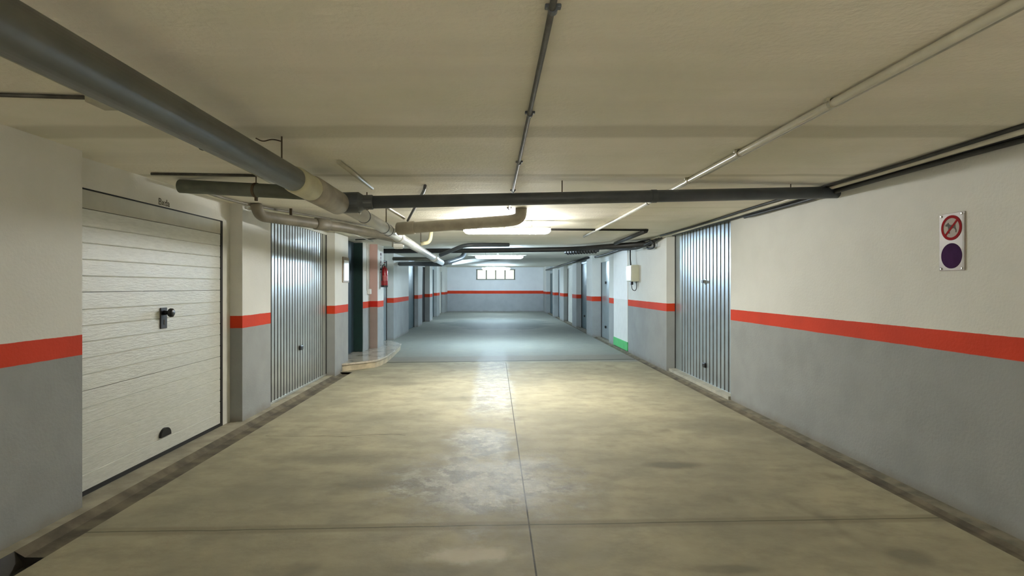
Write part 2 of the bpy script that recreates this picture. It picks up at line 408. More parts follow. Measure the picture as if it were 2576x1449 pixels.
# painted facings
tag(obj('trim_1', bx(-2.745, -2.577, 12.205, 12.222, 0, H), WPINK), 'salmon painted side of the entrance pillar', 'pillar face', kind='structure')
bm = bx(3.025, 3.058, R3, R4, 1.19, H-0.003, 0); box(bm, 3.030, 3.058, R3, R4, 0.22, 1.19, 1)
t2 = obj('trim_2', bm, [WHITEP, PALEP]); tag(t2, 'bright white painted wall strip over green skirting', 'wall panel', kind='structure')
bm = bx(3.018, 3.058, R3, R4, 0.02, 0.22)
obj('green_skirting', bm, GREENP, t2)

# ------------------------------------------------------------------ far window
w = tag(empty('window_1', (0.045, YEND, 2.18)), 'row of four small daylit panes high on the far wall', 'window', kind='structure')
x0, x1, z0, z1 = -1.06, 1.15, 1.93, 2.45
bm = bx(x0-0.05, x1+0.05, YEND-0.03, YEND, z0-0.05, z0); box(bm, x0-0.05, x1+0.05, YEND-0.03, YEND, z1, z1+0.05)
wd = (x1-x0)/4
for k in range(5):
    cx = x0+wd*k; box(bm, cx-0.035, cx+0.035, YEND-0.03, YEND, z0, z1)
obj('window_frame', bm, simple('window_frame_paint', (0.17, 0.17, 0.13), 0.6), w)
for k in range(4):
    obj('window_pane', bx(x0+wd*k+0.035, x0+wd*(k+1)-0.035, YEND-0.012, YEND-0.004, z0, z1), GLOWW, w)

# ------------------------------------------------------------------ sectional door (left)
XD = -2.94
d1 = tag(empty('door_1', (XD, 4.94, 0)), 'white sectional garage door with wood grain boards and black knob', 'garage door', kind='structure')
yA, yB_ = L1-0.15, 5.955
for (pz0, pz1) in ((0.035, 0.748), (0.752, 1.456), (1.460, 2.055)):
    bm = bmesh.new(); nb = 6 if pz1 < 2 else 5
    hgt = (pz1-pz0)/nb
    # one relief sheet with V grooves
    prof = []
    for i in range(nb):
        a = pz0+hgt*i; b = a+hgt
        if i == 0: prof += [(0, a)]
        prof += [(0, b-0.010), (-0.007, b-0.005), (0, b)] if i < nb-1 else [(0, b)]
    vs = [[bm.verts.new((XD+dx, y, z)) for dx, z in prof] for y in (yA, yB_)]
    for k in range(len(prof)-1): bm.faces.new((vs[0][k], vs[1][k], vs[1][k+1], vs[0][k+1]))
    back = [bm.verts.new((XD-0.04, y, z)) for y in (yA, yB_) for z in (pz0, pz1)]
    bm.faces.new((vs[0][0], vs[1][0], back[2], back[0])); bm.faces.new((vs[0][-1], vs[1][-1], back[3], back[1]))
    bm.faces.new(vs[1]+[back[3], back[2]]); bm.faces.new((back[0], back[1], back[3], back[2]))
    obj('door_section', bm, PANEL, d1)
obj('door_header', bx(XD-0.04, XD+0.002, yA, yB_, 2.06, 2.192), HEADP, d1)
bm = bx(XD-0.05, XD+0.006, yB_+0.003, yB_+0.045, 0.0, 2.20); box(bm, XD-0.05, XD+0.006, yA, yB_+0.003, 0.002, 0.033)
box(bm, XD-0.05, XD+0.003, yA, yB_+0.045, 2.192, 2.204)
obj('rubber_gasket', bm, RUBBER, d1)
bm = bx(XD-0.2, XD+0.004, 6.0, P1-0.001, 0, 2.20)
obj('door_frame', bm, FRAMEP, d1)
hd = obj('door_handle', bx(XD, XD+0.012, 4.88, 4.975, 1.125, 1.31), BLACK, d1, bevel=0.004)
hd['label'] = 'black knob plate'
obj('knob', lathe(bmesh.new(), [(0.022, 0), (0.018, 0.02), (0.018, 0.04), (0.034, 0.046), (0.040, 0.055), (0.038, 0.074), (0.024, 0.084)], (XD+0.01, 4.93, 1.265), (1, 0, 0)), BLACK, hd, smooth=True)
obj('keyhole', bx(XD+0.012, XD+0.0145, 4.922, 4.938, 1.16, 1.205), SIGNGREY, hd, bevel=0.001)
bm = bmesh.new()
pv = [(4.87, 0.17)]+[(4.945+0.075*math.cos(PI*(1-t/10)), 0.18+0.065*math.sin(PI*t/10)) for t in range(11)]+[(5.02, 0.17)]
fr = [bm.verts.new((XD+0.022, y, z)) for y, z in pv]; bk = [bm.verts.new((XD, y, z)) for y, z in pv]
bm.faces.new(fr); bm.faces.new(bk)
for k in range(len(pv)): bm.faces.new((fr[k], fr[(k+1)%len(pv)], bk[(k+1)%len(pv)], bk[k]))
obj('door_pull', bm, BLACK, d1)
# stencilled word over the door
tc = bpy.data.curves.new('stencil_text', 'FONT'); tc.body = 'Bxda'; tc.size = 0.085; tc.extrude = 0.0012
to = bpy.data.objects.new('stencil_tmp', tc); C.objects.link(to)
bpy.context.view_layer.update()
me = bpy.data.meshes.new_from_object(to.evaluated_get(bpy.context.evaluated_depsgraph_get())); bpy.data.objects.remove(to)
me.materials.clear(); me.materials.append(STENCIL)
so = bpy.data.objects.new('stencil_lettering', me); C.objects.link(so)
so.matrix_world = Matrix(((0, 0, 1, XD+0.001), (1, 0, 0, 4.86), (0, 1, 0, 2.215), (0, 0, 0, 1)))
tag(so, 'small dark stencilled word above the white sectional door', 'lettering')

# ------------------------------------------------------------------ ribbed steel doors
def ribbed_door(name, side, x, y0, y1, ztop, mat, label, pitch=0.105, margin=0.0, amp=0.022, handles=(), zbot=0.03):
    cy = (y0+y1)/2
    d = tag(empty(name, (x, cy, 0)), label, 'garage door', kind='structure')
    bm = bmesh.new(); ym = y1-margin
    n = int((ym-y0-0.05)/pitch); pr = [(y0-0.12, 0.0), (y0+0.03, 0.0)]; yy = y0+0.03
    for i in range(n):
        pr += [(yy+pitch*0.66, 0.0), (yy+pitch*0.74, 1.0), (yy+pitch*0.90, 1.0), (yy+pitch*0.98, 0.0)]
        yy += pitch
    pr.append((y1-0.01, 0.0))
    fr = []
    for zz in (zbot, ztop): fr.append([bm.verts.new((x+side*amp*a, y, zz)) for y, a in pr])
    for k in range(len(pr)-1):
        fc = bm.faces.new((fr[0][k], fr[0][k+1], fr[1][k+1], fr[1][k]))
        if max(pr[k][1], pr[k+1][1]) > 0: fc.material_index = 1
    bk = [[bm.verts.new((x+side*0.05, y, zz)) for y in (pr[0][0], pr[-1][0])] for zz in (zbot, ztop)]
    bm.faces.new((bk[0][0], bk[0][1], bk[1][1], bk[1][0]))
    bm.faces.new(fr[0]+[bk[0][1], bk[0][0]]); bm.faces.new(fr[1]+[bk[1][1], bk[1][0]])
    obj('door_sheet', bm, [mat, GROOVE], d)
    fx0, fx1 = sorted((x-side*0.012, x+side*0.05))
    obj('door_frame', bx(fx0, fx1, y1-0.01, y1-0.001, 0, ztop+0.01), RUBBER, d)
    obj('bottom_rail', bx(*sorted((x-side*0.012, x+side*0.05)), y0-0.12, y1-0.01, 0.004, zbot), GALV, d)
    for hy, hz, kind in handles:
        if kind == 'pull':
            h = obj('door_pull', bx(*sorted((x-side*0.03, x)), hy-0.06, hy+0.06, hz-0.035, hz+0.035), BLACK, d, bevel=0.012)
        else:
            h = obj('door_handle', lathe(bmesh.new(), [(0.045, 0), (0.045, 0.008), (0.026, 0.012), (0.022, 0.04), (0.026, 0.044)], (x, hy, hz), (-side, 0, 0)), STEEL, d, smooth=False)
            obj('lock_core', bx(*sorted((x-side*0.055, x-side*0.044)), hy-0.03, hy+0.03, hz-0.022, hz+0.022), BLACK, h)
    return d
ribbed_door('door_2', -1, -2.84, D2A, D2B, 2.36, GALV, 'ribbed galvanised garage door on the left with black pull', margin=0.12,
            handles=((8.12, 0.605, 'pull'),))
obj_lint = bx(-4.3, -2.82, D2A, D2B, 2.36, H); tag(obj('trim_3', obj_lint, FRAMEP), 'pale lintel over the left ribbed door', 'lintel', kind='structure')
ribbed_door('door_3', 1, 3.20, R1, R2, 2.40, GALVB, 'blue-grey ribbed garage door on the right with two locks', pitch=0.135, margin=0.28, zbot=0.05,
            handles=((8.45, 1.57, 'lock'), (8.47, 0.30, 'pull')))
obj('door_sill', bx(3.08, 3.2, R1, R2, 0.0, 0.045), simple('sill_concrete', (0.42, 0.41, 0.34), 0.7, var=0.15), bpy.data.objects['door_3'])
# plain far doors:  name, side, x, y0, y1, material, label, handles
def flat_door(name, side, x, y0, y1, mat, label, ztop=2.15, handles=()):
    d = tag(empty(name, (x, (y0+y1)/2, 0)), label, 'garage door', kind='structure')
    bm = bx(*sorted((x, x+side*0.05)), y0, y1, 0.01, ztop)
    obj('door_leaf', bm, mat, d)
    top = HF if y0 > YS-3 else H
    obj('door_frame', bx(*sorted((x-side*0.03, x+side*0.05)), y0, y1, ztop, top), FRAMEP if mat is not TEAL else GALVB, d)
    obj('door_gap', bx(*sorted((x-side*0.012, x)), y1-0.05, y1-0.002, 0, ztop), RUBBER, d)
    for hy, hz in handles:
        obj('door_handle', bx(*sorted((x-side*0.035, x)), hy-0.05, hy+0.05, hz-0.035, hz+0.035), BLACK, d, bevel=0.01)
    return d
def yo(px, x): return yof(px, x)
flat_door('door_4', 1, 3.16, R5, 16.5, GALVB, 'flat blue-grey garage door beyond the green skirting', 2.2, ((yo(1524.5, 3.16), 1.60), (yo(1524.5, 3.16), 0.34)))
flat_door('door_5', 1, 3.16, 17.5, 20.3, TEAL, 'dark teal door between the far right pillars', 2.3, ((yo(1474, 3.16)+0.3, 0.45),))
flat_door('door_6', 1, 3.14, 21.4, 23.9, FRAMEP, 'pale lilac-grey door on the far right', 2.25)
flat_door('door_7', 1, 3.12, 25.3, 27.2, GALVB, 'blue-grey door near the far right corner', 2.3)
flat_door('door_8', 1, 3.10, 28.0, 31.0, TEAL, 'dark door last on the far right', 2.2)
flat_door('door_9', -1, -3.02, 12.87, YA, GALVB, 'grey door recessed behind the fire extinguisher', 2.2)
flat_door('door_10', -1, -2.98, 18.2, 20.5, TEAL, 'dark teal door first of the far left row', 2.3)
flat_door('door_11', -1, -2.99, 21.65, 23.6, BLACK, 'black door second of the far left row', 2.3)
flat_door('door_12', -1, -2.99, 24.6, 27.1, TEAL, 'dark teal door third of the far left row', 2.3)
flat_door('door_13', -1, -3.0, 28.5, 31.0, FRAMEP, 'white framed door at the far left corner', 2.3)

# entrance with navy door and green leaf
d14 = tag(empty('door_14', (-3.06, 10.9, 0.14)), 'dark navy metal entrance door above the marble step', 'door', kind='structure')
obj('door_leaf', bx(-3.10, -2.94, 10.205, 11.595, 0.141, H-0.01), NAVY, d14)
g = obj('side_leaf', bx(-2.938, -2.752, 11.56, 11.598, 0.141, 2.40), GREEN, d14); g['label'] = 'dark green leaf folded against the jamb'
tag(obj('trim_4', bx(-4.3, -3.10, 10.2, 11.6, 0, H), FRAMEP), 'plaster behind the navy door', 'wall panel', kind='structure')

# ------------------------------------------------------------------ marble step
ms = tag(empty('marble_step', (-2.5, 11.5, 0)), 'curved polished marble step in front of the navy door', 'step')
out = [(-2.685, 9.76), (-2.49, 9.95), (-2.20, 10.25), (-2.15, 10.45), (-2.11, 10.94), (-2.13, 11.9), (-2.22, 13.2), (-2.60, 13.9), (-3.015, 14.0), (-3.015, 12.88), (-2.57, 12.88), (-2.57, 12.2), (-2.74, 12.2), (-2.74, 11.6), (-3.055, 11.6), (-3.055, 10.205), (-2.685, 10.205)]
sm = []
for i in range(len(out)-1):
    a, b = Vector(out[i]), Vector(out[i+1])
    sm.append(a); sm.append((a+b)/2)
sm.append(Vector(out[-1]))
def slab(pts, z0, z1, inset=0.0):
    bm = bmesh.new(); c = Vector((-2.7, 11.9))
    q = [p+(c-p).normalized()*inset for p in pts]
    A = [bm.verts.new((p.x, p.y, z0)) for p in q]; B = [bm.verts.new((p.x, p.y, z1)) for p in q]
    bm.faces.new(A); bm.faces.new(B)
    for k in range(len(q)): bm.faces.new((A[k], A[(k+1)%len(q)], B[(k+1)%len(q)], B[k]))
    return bm
obj('tread', slab(sm, 0.105, 0.14), MARBLE, ms, bevel=0.006)
obj('riser', slab(sm, 0.0, 0.104, 0.035), simple('step_riser_stone', (0.50, 0.43, 0.30), 0.35, var=0.2), ms)

# ------------------------------------------------------------------ framed notice, conduit box, extinguisher
fn = tag(empty('framed_notice', (-2.69, 9.98, 1.78)), 'brown framed white notice on the left pillar beside the navy door', 'notice')
obj('frame', bx(-2.689, -2.672, 9.80, 10.19, 1.565, 2.02), WOODF, fn, bevel=0.003)
obj('notice_sheet', bx(-2.673, -2.669, 9.86, 10.17, 1.60, 1.965), PAPER, fn)
sw = tag(empty('wall_conduit', (-2.75, 11.9, 1.9)), 'thin white conduit with switch box on the wall by the pink pillar', 'conduit')
pipe('conduit', [(-2.735, 11.93, H), (-2.735, 11.93, 1.40)], 0.012, WHITEPL, sw, 0)
obj('switch_box', bx(-2.749, -2.68, 11.99, 12.09, 1.33, 1.44), WHITEPL, sw, bevel=0.006)

ex = tag(empty('fire_extinguisher', (-2.50, 12.52, 1.52)), 'red fire extinguisher hung on the white pillar face', 'fire extinguisher')
ey, exx = 12.52, -2.485
obj('cylinder', lathe(bmesh.new(), [(0.066, 0), (0.074, 0.012), (0.075, 0.03), (0.075, 0.36), (0.07, 0.40), (0.05, 0.435), (0.024, 0.455), (0.02, 0.475)], (exx, ey, 1.485), (0, 0, 1)), REDX, ex, smooth=True)
obj('base_ring', lathe(bmesh.new(), [(0.077, 0), (0.078, 0.04), (0.0765, 0.041)], (exx, ey, 1.478), (0, 0, 1)), BLACK, ex)
v = obj('valve', lathe(bmesh.new(), [(0.022, 0), (0.022, 0.03), (0.014, 0.035), (0.014, 0.07)], (exx, ey, 1.955), (0, 0, 1)), STEEL, ex, smooth=True)
obj('lever', bx(exx-0.012, exx+0.012, ey-0.015, ey+0.10, 2.03, 2.045), REDX, v)
obj('hose', tb(smooth_path([(exx, ey-0.02, 1.99), (exx-0.03, ey-0.09, 1.96), (exx-0.05, ey-0.085, 1.80), (exx-0.04, ey-0.08, 1.62)], 0.05), 0.011, 10), BLACK, ex, smooth=True)
obj('label_sheet', lathe(bmesh.new(), [(0.0757, 0), (0.0757, 0.12)], (exx, ey, 1.62), (0, 0, 1)), simple('extinguisher_label', (0.42, 0.07, 0.07), 0.4), ex)
obj('wall_bracket', bx(-2.574, exx-0.06, ey-0.02, ey+0.02, 1.86, 1.90), BLACK, ex)
es = tag(empty('pillar_notice_strip', (-2.575, 12.55, 1.95)), 'narrow strip of dark marks above the fire extinguisher', 'marking')
bm = bmesh.new()
for (z0_, z1_, y0_, y1_) in ((2.19, 2.25, 12.50, 12.62), (2.10, 2.17, 12.53, 12.58), (2.02, 2.08, 12.52, 12.60), (1.96, 1.99, 12.5, 12.62), (1.87, 1.93, 12.54, 12.6), (1.80, 1.83, 12.5, 12.57)):
    box(bm, -2.575, -2.572, y0_, y1_, z0_, z1_)
obj('marks', bm, simple('faded_ink', (0.16, 0.11, 0.13), 0.7), es)

# ------------------------------------------------------------------ right wall: prohibition sign
SX, SY = XR-0.0005, 3.783
sg = tag(empty('prohibition_sign', (SX, SY, 1.80)), 'narrow wall sign with a no dogs circle above a dark purple disc', 'sign')
def panel_poly(pts, d0, d1):
    bm = bmesh.new()
    a = [bm.verts.new((SX-d0, SY-u, z)) for u, z in pts]; b = [bm.verts.new((SX-d1, SY-u, z)) for u, z in pts]
    bm.faces.new(a); bm.faces.new(b)
    for k in range(len(pts)): bm.faces.new((a[k], a[(k+1)%len(pts)], b[(k+1)%len(pts)], b[k]))
    return bm
def circ(u0, z0, r, n=48): return [(u0+r*math.cos(2*PI*k/n), z0+r*math.sin(2*PI*k/n)) for k in range(n)]
obj('backing_plate', panel_poly([(-0.105, 1.605), (0.108, 1.605), (0.108, 1.998), (-0.105, 1.998)], 0.0, 0.006), SIGNP, sg, bevel=0.003)
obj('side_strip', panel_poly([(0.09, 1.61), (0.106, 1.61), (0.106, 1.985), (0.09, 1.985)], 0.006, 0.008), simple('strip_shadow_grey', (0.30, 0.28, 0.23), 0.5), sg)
bm = bmesh.new(); n = 64; zc = 1.897
ro, ri = 0.085, 0.066
Ao = [bm.verts.new((SX-0.0085, SY-ro*math.cos(2*PI*k/n), zc+ro*math.sin(2*PI*k/n))) for k in range(n)]
Ai = [bm.verts.new((SX-0.0085, SY-ri*math.cos(2*PI*k/n), zc+ri*math.sin(2*PI*k/n))) for k in range(n)]
Bo = [bm.verts.new((SX-0.0065, SY-ro*math.cos(2*PI*k/n), zc+ro*math.sin(2*PI*k/n))) for k in range(n)]
for k in range(n):
    bm.faces.new((Ao[k], Ao[(k+1)%n], Ai[(k+1)%n], Ai[k])); bm.faces.new((Ao[k], Ao[(k+1)%n], Bo[(k+1)%n], Bo[k]))
nd = obj('no_dogs_disc', panel_poly(circ(0, zc, 0.066), 0.006, 0.0070), SIGNWHITE, sg)
obj('red_ring', bm, SIGNRED, nd)
dog = [(-0.052, 0.018), (-0.046, 0.026), (-0.034, 0.030), (-0.030, 0.036), (-0.022, 0.036), (-0.020, 0.028), (-0.008, 0.020), (0.016, 0.021), (0.026, 0.024),
       (0.034, 0.040), (0.040, 0.044), (0.040, 0.036), (0.034, 0.018), (0.036, 0.0), (0.044, -0.018), (0.042, -0.034), (0.034, -0.034), (0.034, -0.018), (0.022, -0.004),
       (0.004, -0.006), (-0.010, -0.008), (-0.014, -0.022), (-0.012, -0.038), (-0.022, -0.038), (-0.024, -0.020), (-0.026, -0.002), (-0.030, 0.012), (-0.044, 0.012)]
obj('dog_silhouette', panel_poly([(u, zc+z) for u, z in dog], 0.0070, 0.0078), SIGNGREY, nd)
for m_ in (SIGNPUR, SIGNRED, SIGNGREY, SIGNWHITE): m_.node_tree.nodes['Principled BSDF'].inputs['Specular IOR Level'].default_value = 0.08
s = 0.7071; w_ = 0.0075; R_ = 0.068
obj('red_slash', panel_poly([(R_*s-w_*s, zc+R_*s+w_*s), (R_*s+w_*s, zc+R_*s-w_*s), (-R_*s+w_*s, zc-R_*s-w_*s), (-R_*s-w_*s, zc-R_*s+w_*s)], 0.0072, 0.0083), SIGNRED, nd)
obj('purple_disc', panel_poly(circ(0, 1.7065, 0.086), 0.006, 0.0075), SIGNPUR, sg)
for u, z in ((-0.085, 1.982), (0.085, 1.985), (-0.085, 1.62), (0.088, 1.62)):
    obj('screw', lathe(bmesh.new(), [(0.008, 0), (0.008, 0.003), (0.004, 0.006)], (SX-0.006, SY-u, z), (-1, 0, 0), 12), STEEL, sg)

# ------------------------------------------------------------------ electrical box on the right wall
eb = tag(empty('electrical_box', (3.04, 11.95, 1.78)), 'cream electrical box with loose wires on the right wall', 'electrical box')
obj('housing', bx(2.885, 3.039, 11.72, 12.18, 1.60, 1.95), CREAMPL, eb, bevel=0.01)
obj('cover', bx(2.868, 2.884, 11.74, 12.16, 1.615, 1.935), WHITEPL, eb, bevel=0.004)
obj('supply_cable', tb(smooth_path([(2.93, 12.05, H), (2.93, 12.05, 2.1), (2.93, 12.0, 1.95)], 0.04), 0.014, 10), CABLE, eb, smooth=True)
obj('cable_gland', bx(2.90, 2.95, 11.86, 11.95, 1.53, 1.60), BLACK, eb, bevel=0.006)
obj('hanging_wire', tb(smooth_path([(2.92, 11.9, 1.54), (2.93, 11.88, 1.42), (3.0, 11.85, 1.40), (3.01, 11.8, 1.50), (2.99, 11.78, 1.60)], 0.05), 0.008, 8), CABLE, eb, smooth=True)

# ------------------------------------------------------------------ strip lights
def strip_light(x, y, z, Lh, glow, label, rail_ext=0.0, hook=True):
    t = tag(empty('strip_light', (x, y, z)), label, 'ceiling light', 'tube lights along the middle of the ceiling')
    prof = [(0.018, -Lh-0.02), (0.040, -Lh+0.0), (0.053, -Lh+0.045), (0.053, Lh-0.045), (0.040, Lh), (0.018, Lh+0.02)]
    bm = lathe(bmesh.new(), prof, (x, y, z), (1, 0, 0), 20)
    for vv in bm.verts: vv.co.z = z+(vv.co.z-z)*(0.95 if vv.co.z < z else 0.45)
    obj('diffuser', bm, glow, t, smooth=True)
    obj('housing', bx(x-Lh-rail_ext, x+Lh+rail_ext/2, y-0.05, y+0.05, z+0.026, z+0.050), WHITEPL, t, bevel=0.006)
    for sx in (-1, 1):
        obj('end_cap', bx(*sorted((x+sx*(Lh-0.01), x+sx*(Lh+0.035))), y-0.02, y+0.02, z-0.016, z+0.034), WHITEPL, t, bevel=0.006)
        obj('hanger', tb([(x+sx*Lh*0.6, y, z+0.05), (x+sx*Lh*0.6, y, (H if y < YS else HF))], 0.006, 8), STEEL, t)
    if hook: obj('clip', bx(x-0.06, x-0.02, y-0.06, y-0.045, z+0.02, z+0.085), WHITEPL, t, bevel=0.006)
    return t
strip_light(0.17, 7.80, 2.280, 0.58, GLOWN, 'warm white tube light, nearest and largest of the three ahead', 0.06)
strip_light(0.11, 14.2, 2.250, 0.58, GLOWF, 'cool white tube light in the middle, with a long rail', 0.22)
strip_light(0.06, 24.3, 2.270, 0.58, GLOWF, 'cool white tube light farthest away, in front of the window', 0.05)
strip_light(0.04, 29.6, 2.475, 0.50, emis('guessed_cool_diffuser', LAMP_FAR[0], 115.0), 'guessed cool tube light added just above the far window', 0.05)  # guessed from glare, added to brighten the far wall
strip_light(0.2, -2.0, 1.95, 0.58, GLOWB, 'added fill tube hung low, unseen behind the viewer', 0.05)  # added fill light, out of view, lifts the near walls and ceiling
GLOWU = emis('fill_uplight_tube', *FILL_UP)
up = tag(empty('fill_uplighter', (0, -2.6, 1.2)), 'added trough fill light, unseen behind the viewer', 'ceiling light')  # added out of view to brighten the near ceiling
for k in range(2):
    x_ = (-1.3, 1.5)[k]
    obj('tube', tb([(x_-0.55, -2.6, 1.30), (x_+0.55, -2.6, 1.30)], 0.03, 12), GLOWU, up, smooth=True)
    bm = bx(x_-0.6, x_+0.6, -2.70, -2.5, 1.20, 1.21); box(bm, x_-0.6, x_+0.6, -2.71, -2.70, 1.20, 1.335); box(bm, x_-0.6, x_+0.6, -2.5, -2.49, 1.20, 1.335)
    obj('trough', bm, WHITEPL, up)
    for sx in (-0.5, 0.5): obj('hanger', tb([(x_+sx, -2.7, 1.33), (x_+sx, -2.7, H)], 0.006, 8), STEEL, up)

# ------------------------------------------------------------------ overhead pipes
mp = tag(empty('drain_pipe', (-1.31, 4, 2.2)), 'thick grey drain pipe running along the left of the ceiling', 'pipe')
A0 = (-1.325, -7.4, 2.205); A1 = (-1.325, 3.70, 2.205)
pipe('pipe_length', [A0, (-1.325, 0, 2.205), A1], 0.079, PVCGREY, mp, 0, 32)['label'] = 'dull grey near length'
obj('cream_coupling', lathe(bmesh.new(), [(0.080, -0.02), (0.088, 0.0), (0.090, 0.03), (0.090, 0.30), (0.084, 0.33)], (-1.325, 3.68, 2.205), (0.01, 1, -0.01), 32), CREAM, mp, smooth=True)['label'] = 'cream coupling'
obj('branch_joint', lathe(bmesh.new(), [(0.084, 0), (0.096, 0.02), (0.096, 0.62), (0.085, 0.66)], (-1.318, 4.0, 2.203), (0.02, 1, -0.02), 32), PVCTAN, mp, smooth=True)
fp = [(-1.30, 4.62, 2.20), (-1.27, 6.1, 2.172), (-1.28, 9.0, 2.13), (-1.30, 13.6, 2.075)]
pipe('pipe_length', fp, 0.064, PVCLIGHT, mp, 0, 32)['label'] = 'light glossy far length'
def on_path(y):
    for a, b in zip(fp, fp[1:]):
        if a[1] <= y <= b[1]: return lerp(a, b, (y-a[1])/(b[1]-a[1]))
for y in (5.45, 6.35, 6.62):
    p = on_path(y); obj('pipe_clamp', lathe(bmesh.new(), [(0.065, -0.012), (0.0685, -0.012), (0.0685, 0.012), (0.065, 0.012)], p, (0, 1, 0), 28), PVCDARK, mp)
for y in (5.45, 6.35, 9.4):
    p = on_path(y); obj('hanger_rod', tb([(p[0]+0.03, y, p[2]+0.065), (p[0]+0.03, y, H)], 0.006, 8), RUST, mp)
p = on_path(7.3); obj('pipe_socket', lathe(bmesh.new(), [(0.066, 0), (0.075, 0.01), (0.075, 0.16), (0.066, 0.17)], p, (0, 1, -0.012), 28), PVCLIGHT, mp, smooth=True)
p = on_path(11.6); obj('pipe_socket', lathe(bmesh.new(), [(0.072, 0), (0.084, 0.01), (0.084, 0.5), (0.072, 0.51)], p, (0, 1, -0.012), 28), PVCLIGHT, mp, smooth=True)
obj('hanger_rod', tb([(-1.31, 3.42, 2.28), (-1.31, 3.42, H)], 0.005, 8), RUST, mp)
obj('wire_hook', tb(smooth_path([(-1.31, 3.42, 2.39), (-1.37, 3.42, 2.405), (-1.43, 3.43, 2.39), (-1.47, 3.42, 2.41)], 0.03), 0.004, 8), RUST, mp)

cp = tag(empty('cross_pipe', (0.9, 4.9, 2.3)), 'dark grey pipe crossing the whole ceiling from left to right', 'pipe')
CX0, CX1 = (-1.235, 4.70, 2.205), (3.105, 5.05, 2.352)
pipe('pipe_length', [lerp(CX0, CX1, 0.03), lerp(CX0, CX1, 0.5), CX1], 0.054, PVCDARK, cp, 0, 28)
dv = Vector(CX1)-Vector(CX0); dv.normalize()
obj('socket', lathe(bmesh.new(), [(0.080, -0.10), (0.088, -0.09), (0.088, 0.085), (0.062, 0.125), (0.062, 0.20), (0.056, 0.205)], CX0, dv, 28), PVCDARK, cp)
jc = Vector(CX0)+dv*2.62
obj('pipe_socket', lathe(bmesh.new(), [(0.0545, 0), (0.058, 0.004), (0.058, 0.05), (0.0545, 0.054)], jc, dv, 28), PVCDARK, cp)
for t_ in (0.10, 0.165):
    q = Vector(CX0)+dv*t_; obj('bolt', lathe(bmesh.new(), [(0.009, 0), (0.009, 0.012), (0.004, 0.016)], q+Vector((0, -0.03, -0.088 if t_ < 0.12 else -0.062)), (0, -0.4, -1), 10), STEEL, cp)
for t_ in (0.42, 0.9):
    q = Vector(CX0)+dv*(4.35*t_); obj('hanger_rod', tb([q+Vector((0, 0, 0.05)), (q.x, q.y, H)], 0.005, 8), RUST, cp)

def conduit(name, pts, r, mat, label, cat='conduit', clamps=(), cm=None, bend=0.1, group=None, cw=0.03, ends=None):
    mid = pts[len(pts)//2]
    t = tag(empty(name, mid), label, cat, group)
    pipe('tube', pts, r, mat, t, bend, 14)
    for c in clamps:
        cx, cy_, cz = c[:3]
        bm = bx(cx-r-cw*0.5, cx+r+cw*0.5, cy_-0.012, cy_+0.012, cz+r*0.3, H-0.0)
        obj('clamp', bm, cm or mat, t, bevel=0.003)
        obj('clamp_band', lathe(bmesh.new(), [(r+0.0005, -0.012), (r+0.004, -0.012), (r+0.004, 0.012), (r+0.0005, 0.012)], (cx, cy_, cz), (0, 1, 0), 16), cm or mat, t)
    return t
# middle conduit to the first lamp
zc_ = H-0.016
cl = [(0.186, y, zc_) for y in (1.82, 2.93, 4.09, 5.3, 6.5)]
conduit('ceiling_conduit', [(0.19, -4, zc_), (0.186, 2, zc_), (0.17, 5, zc_), (0.17, 7.70, zc_), (0.17, 7.74, 2.345)], 0.0115, CONDG, 'thin dark conduit along the ceiling middle feeding the near tube light',
        clamps=[(0.19-(y-1.8)*0.005, y, z) for _, y, z in cl], cm=PVCDARK, bend=0.03)
# right cream conduit
zr = H-0.026
conduit('ceiling_conduit', [(1.66, -6, zr), (1.65, 3, zr), (1.64, 7.6, zr), (1.62, 8.6, zr), (1.60, 10.0, zr)], 0.0205, CONDW, 'cream conduit running the length of the right ceiling',
        clamps=[(1.655, 0.5, zr), (1.65, 1.65, zr), (1.65, 2.72, zr), (1.645, 3.75, zr), (1.643, 4.72, zr), (1.64, 5.95, zr)], cm=CONDC)
conduit('ceiling_conduit', [(1.712, -6, H-0.014), (1.70, 4.6, H-0.014)], 0.014, CONDC, 'plaster-coloured conduit close beside the cream conduit on the right', bend=0)
# left conduits
zl = H-0.026
conduit('ceiling_conduit', [(-1.85, -6, zl), (-1.87, 2.64, zl)], 0.024, CONDC, 'plaster-coloured conduit left of the drain pipe, near end', bend=0)
conduit('ceiling_conduit', [(-1.89, 2.78, H-0.018), (-1.92, 4.5, H-0.018), (-2.0, 5.6, H-0.018)], 0.014, CONDC, 'thin conduit left of the drain pipe beyond the junction', bend=0.1, clamps=[(-1.905, 3.62, H-0.018)], cm=CONDG)
jb = tag(empty('junction_box', (-1.88, 2.71, H)), 'plaster-coloured junction box on the left ceiling', 'junction box')
obj('body', bx(-1.95, -1.82, 2.64, 2.78, H-0.045, H-0.001), CONDC, jb, bevel=0.008)
conduit('ceiling_conduit', [(-2.79, 2.60, H-0.012), (-1.95, 2.68, H-0.012)], 0.010, CONDG, 'dark conduit from the left wall to the ceiling junction box', bend=0)
conduit('ceiling_conduit', [(-2.78, 4.50, H-0.012), (-1.97, 4.57, H-0.012)], 0.0105, CONDG, 'dark conduit crossing above the white door end', bend=0)
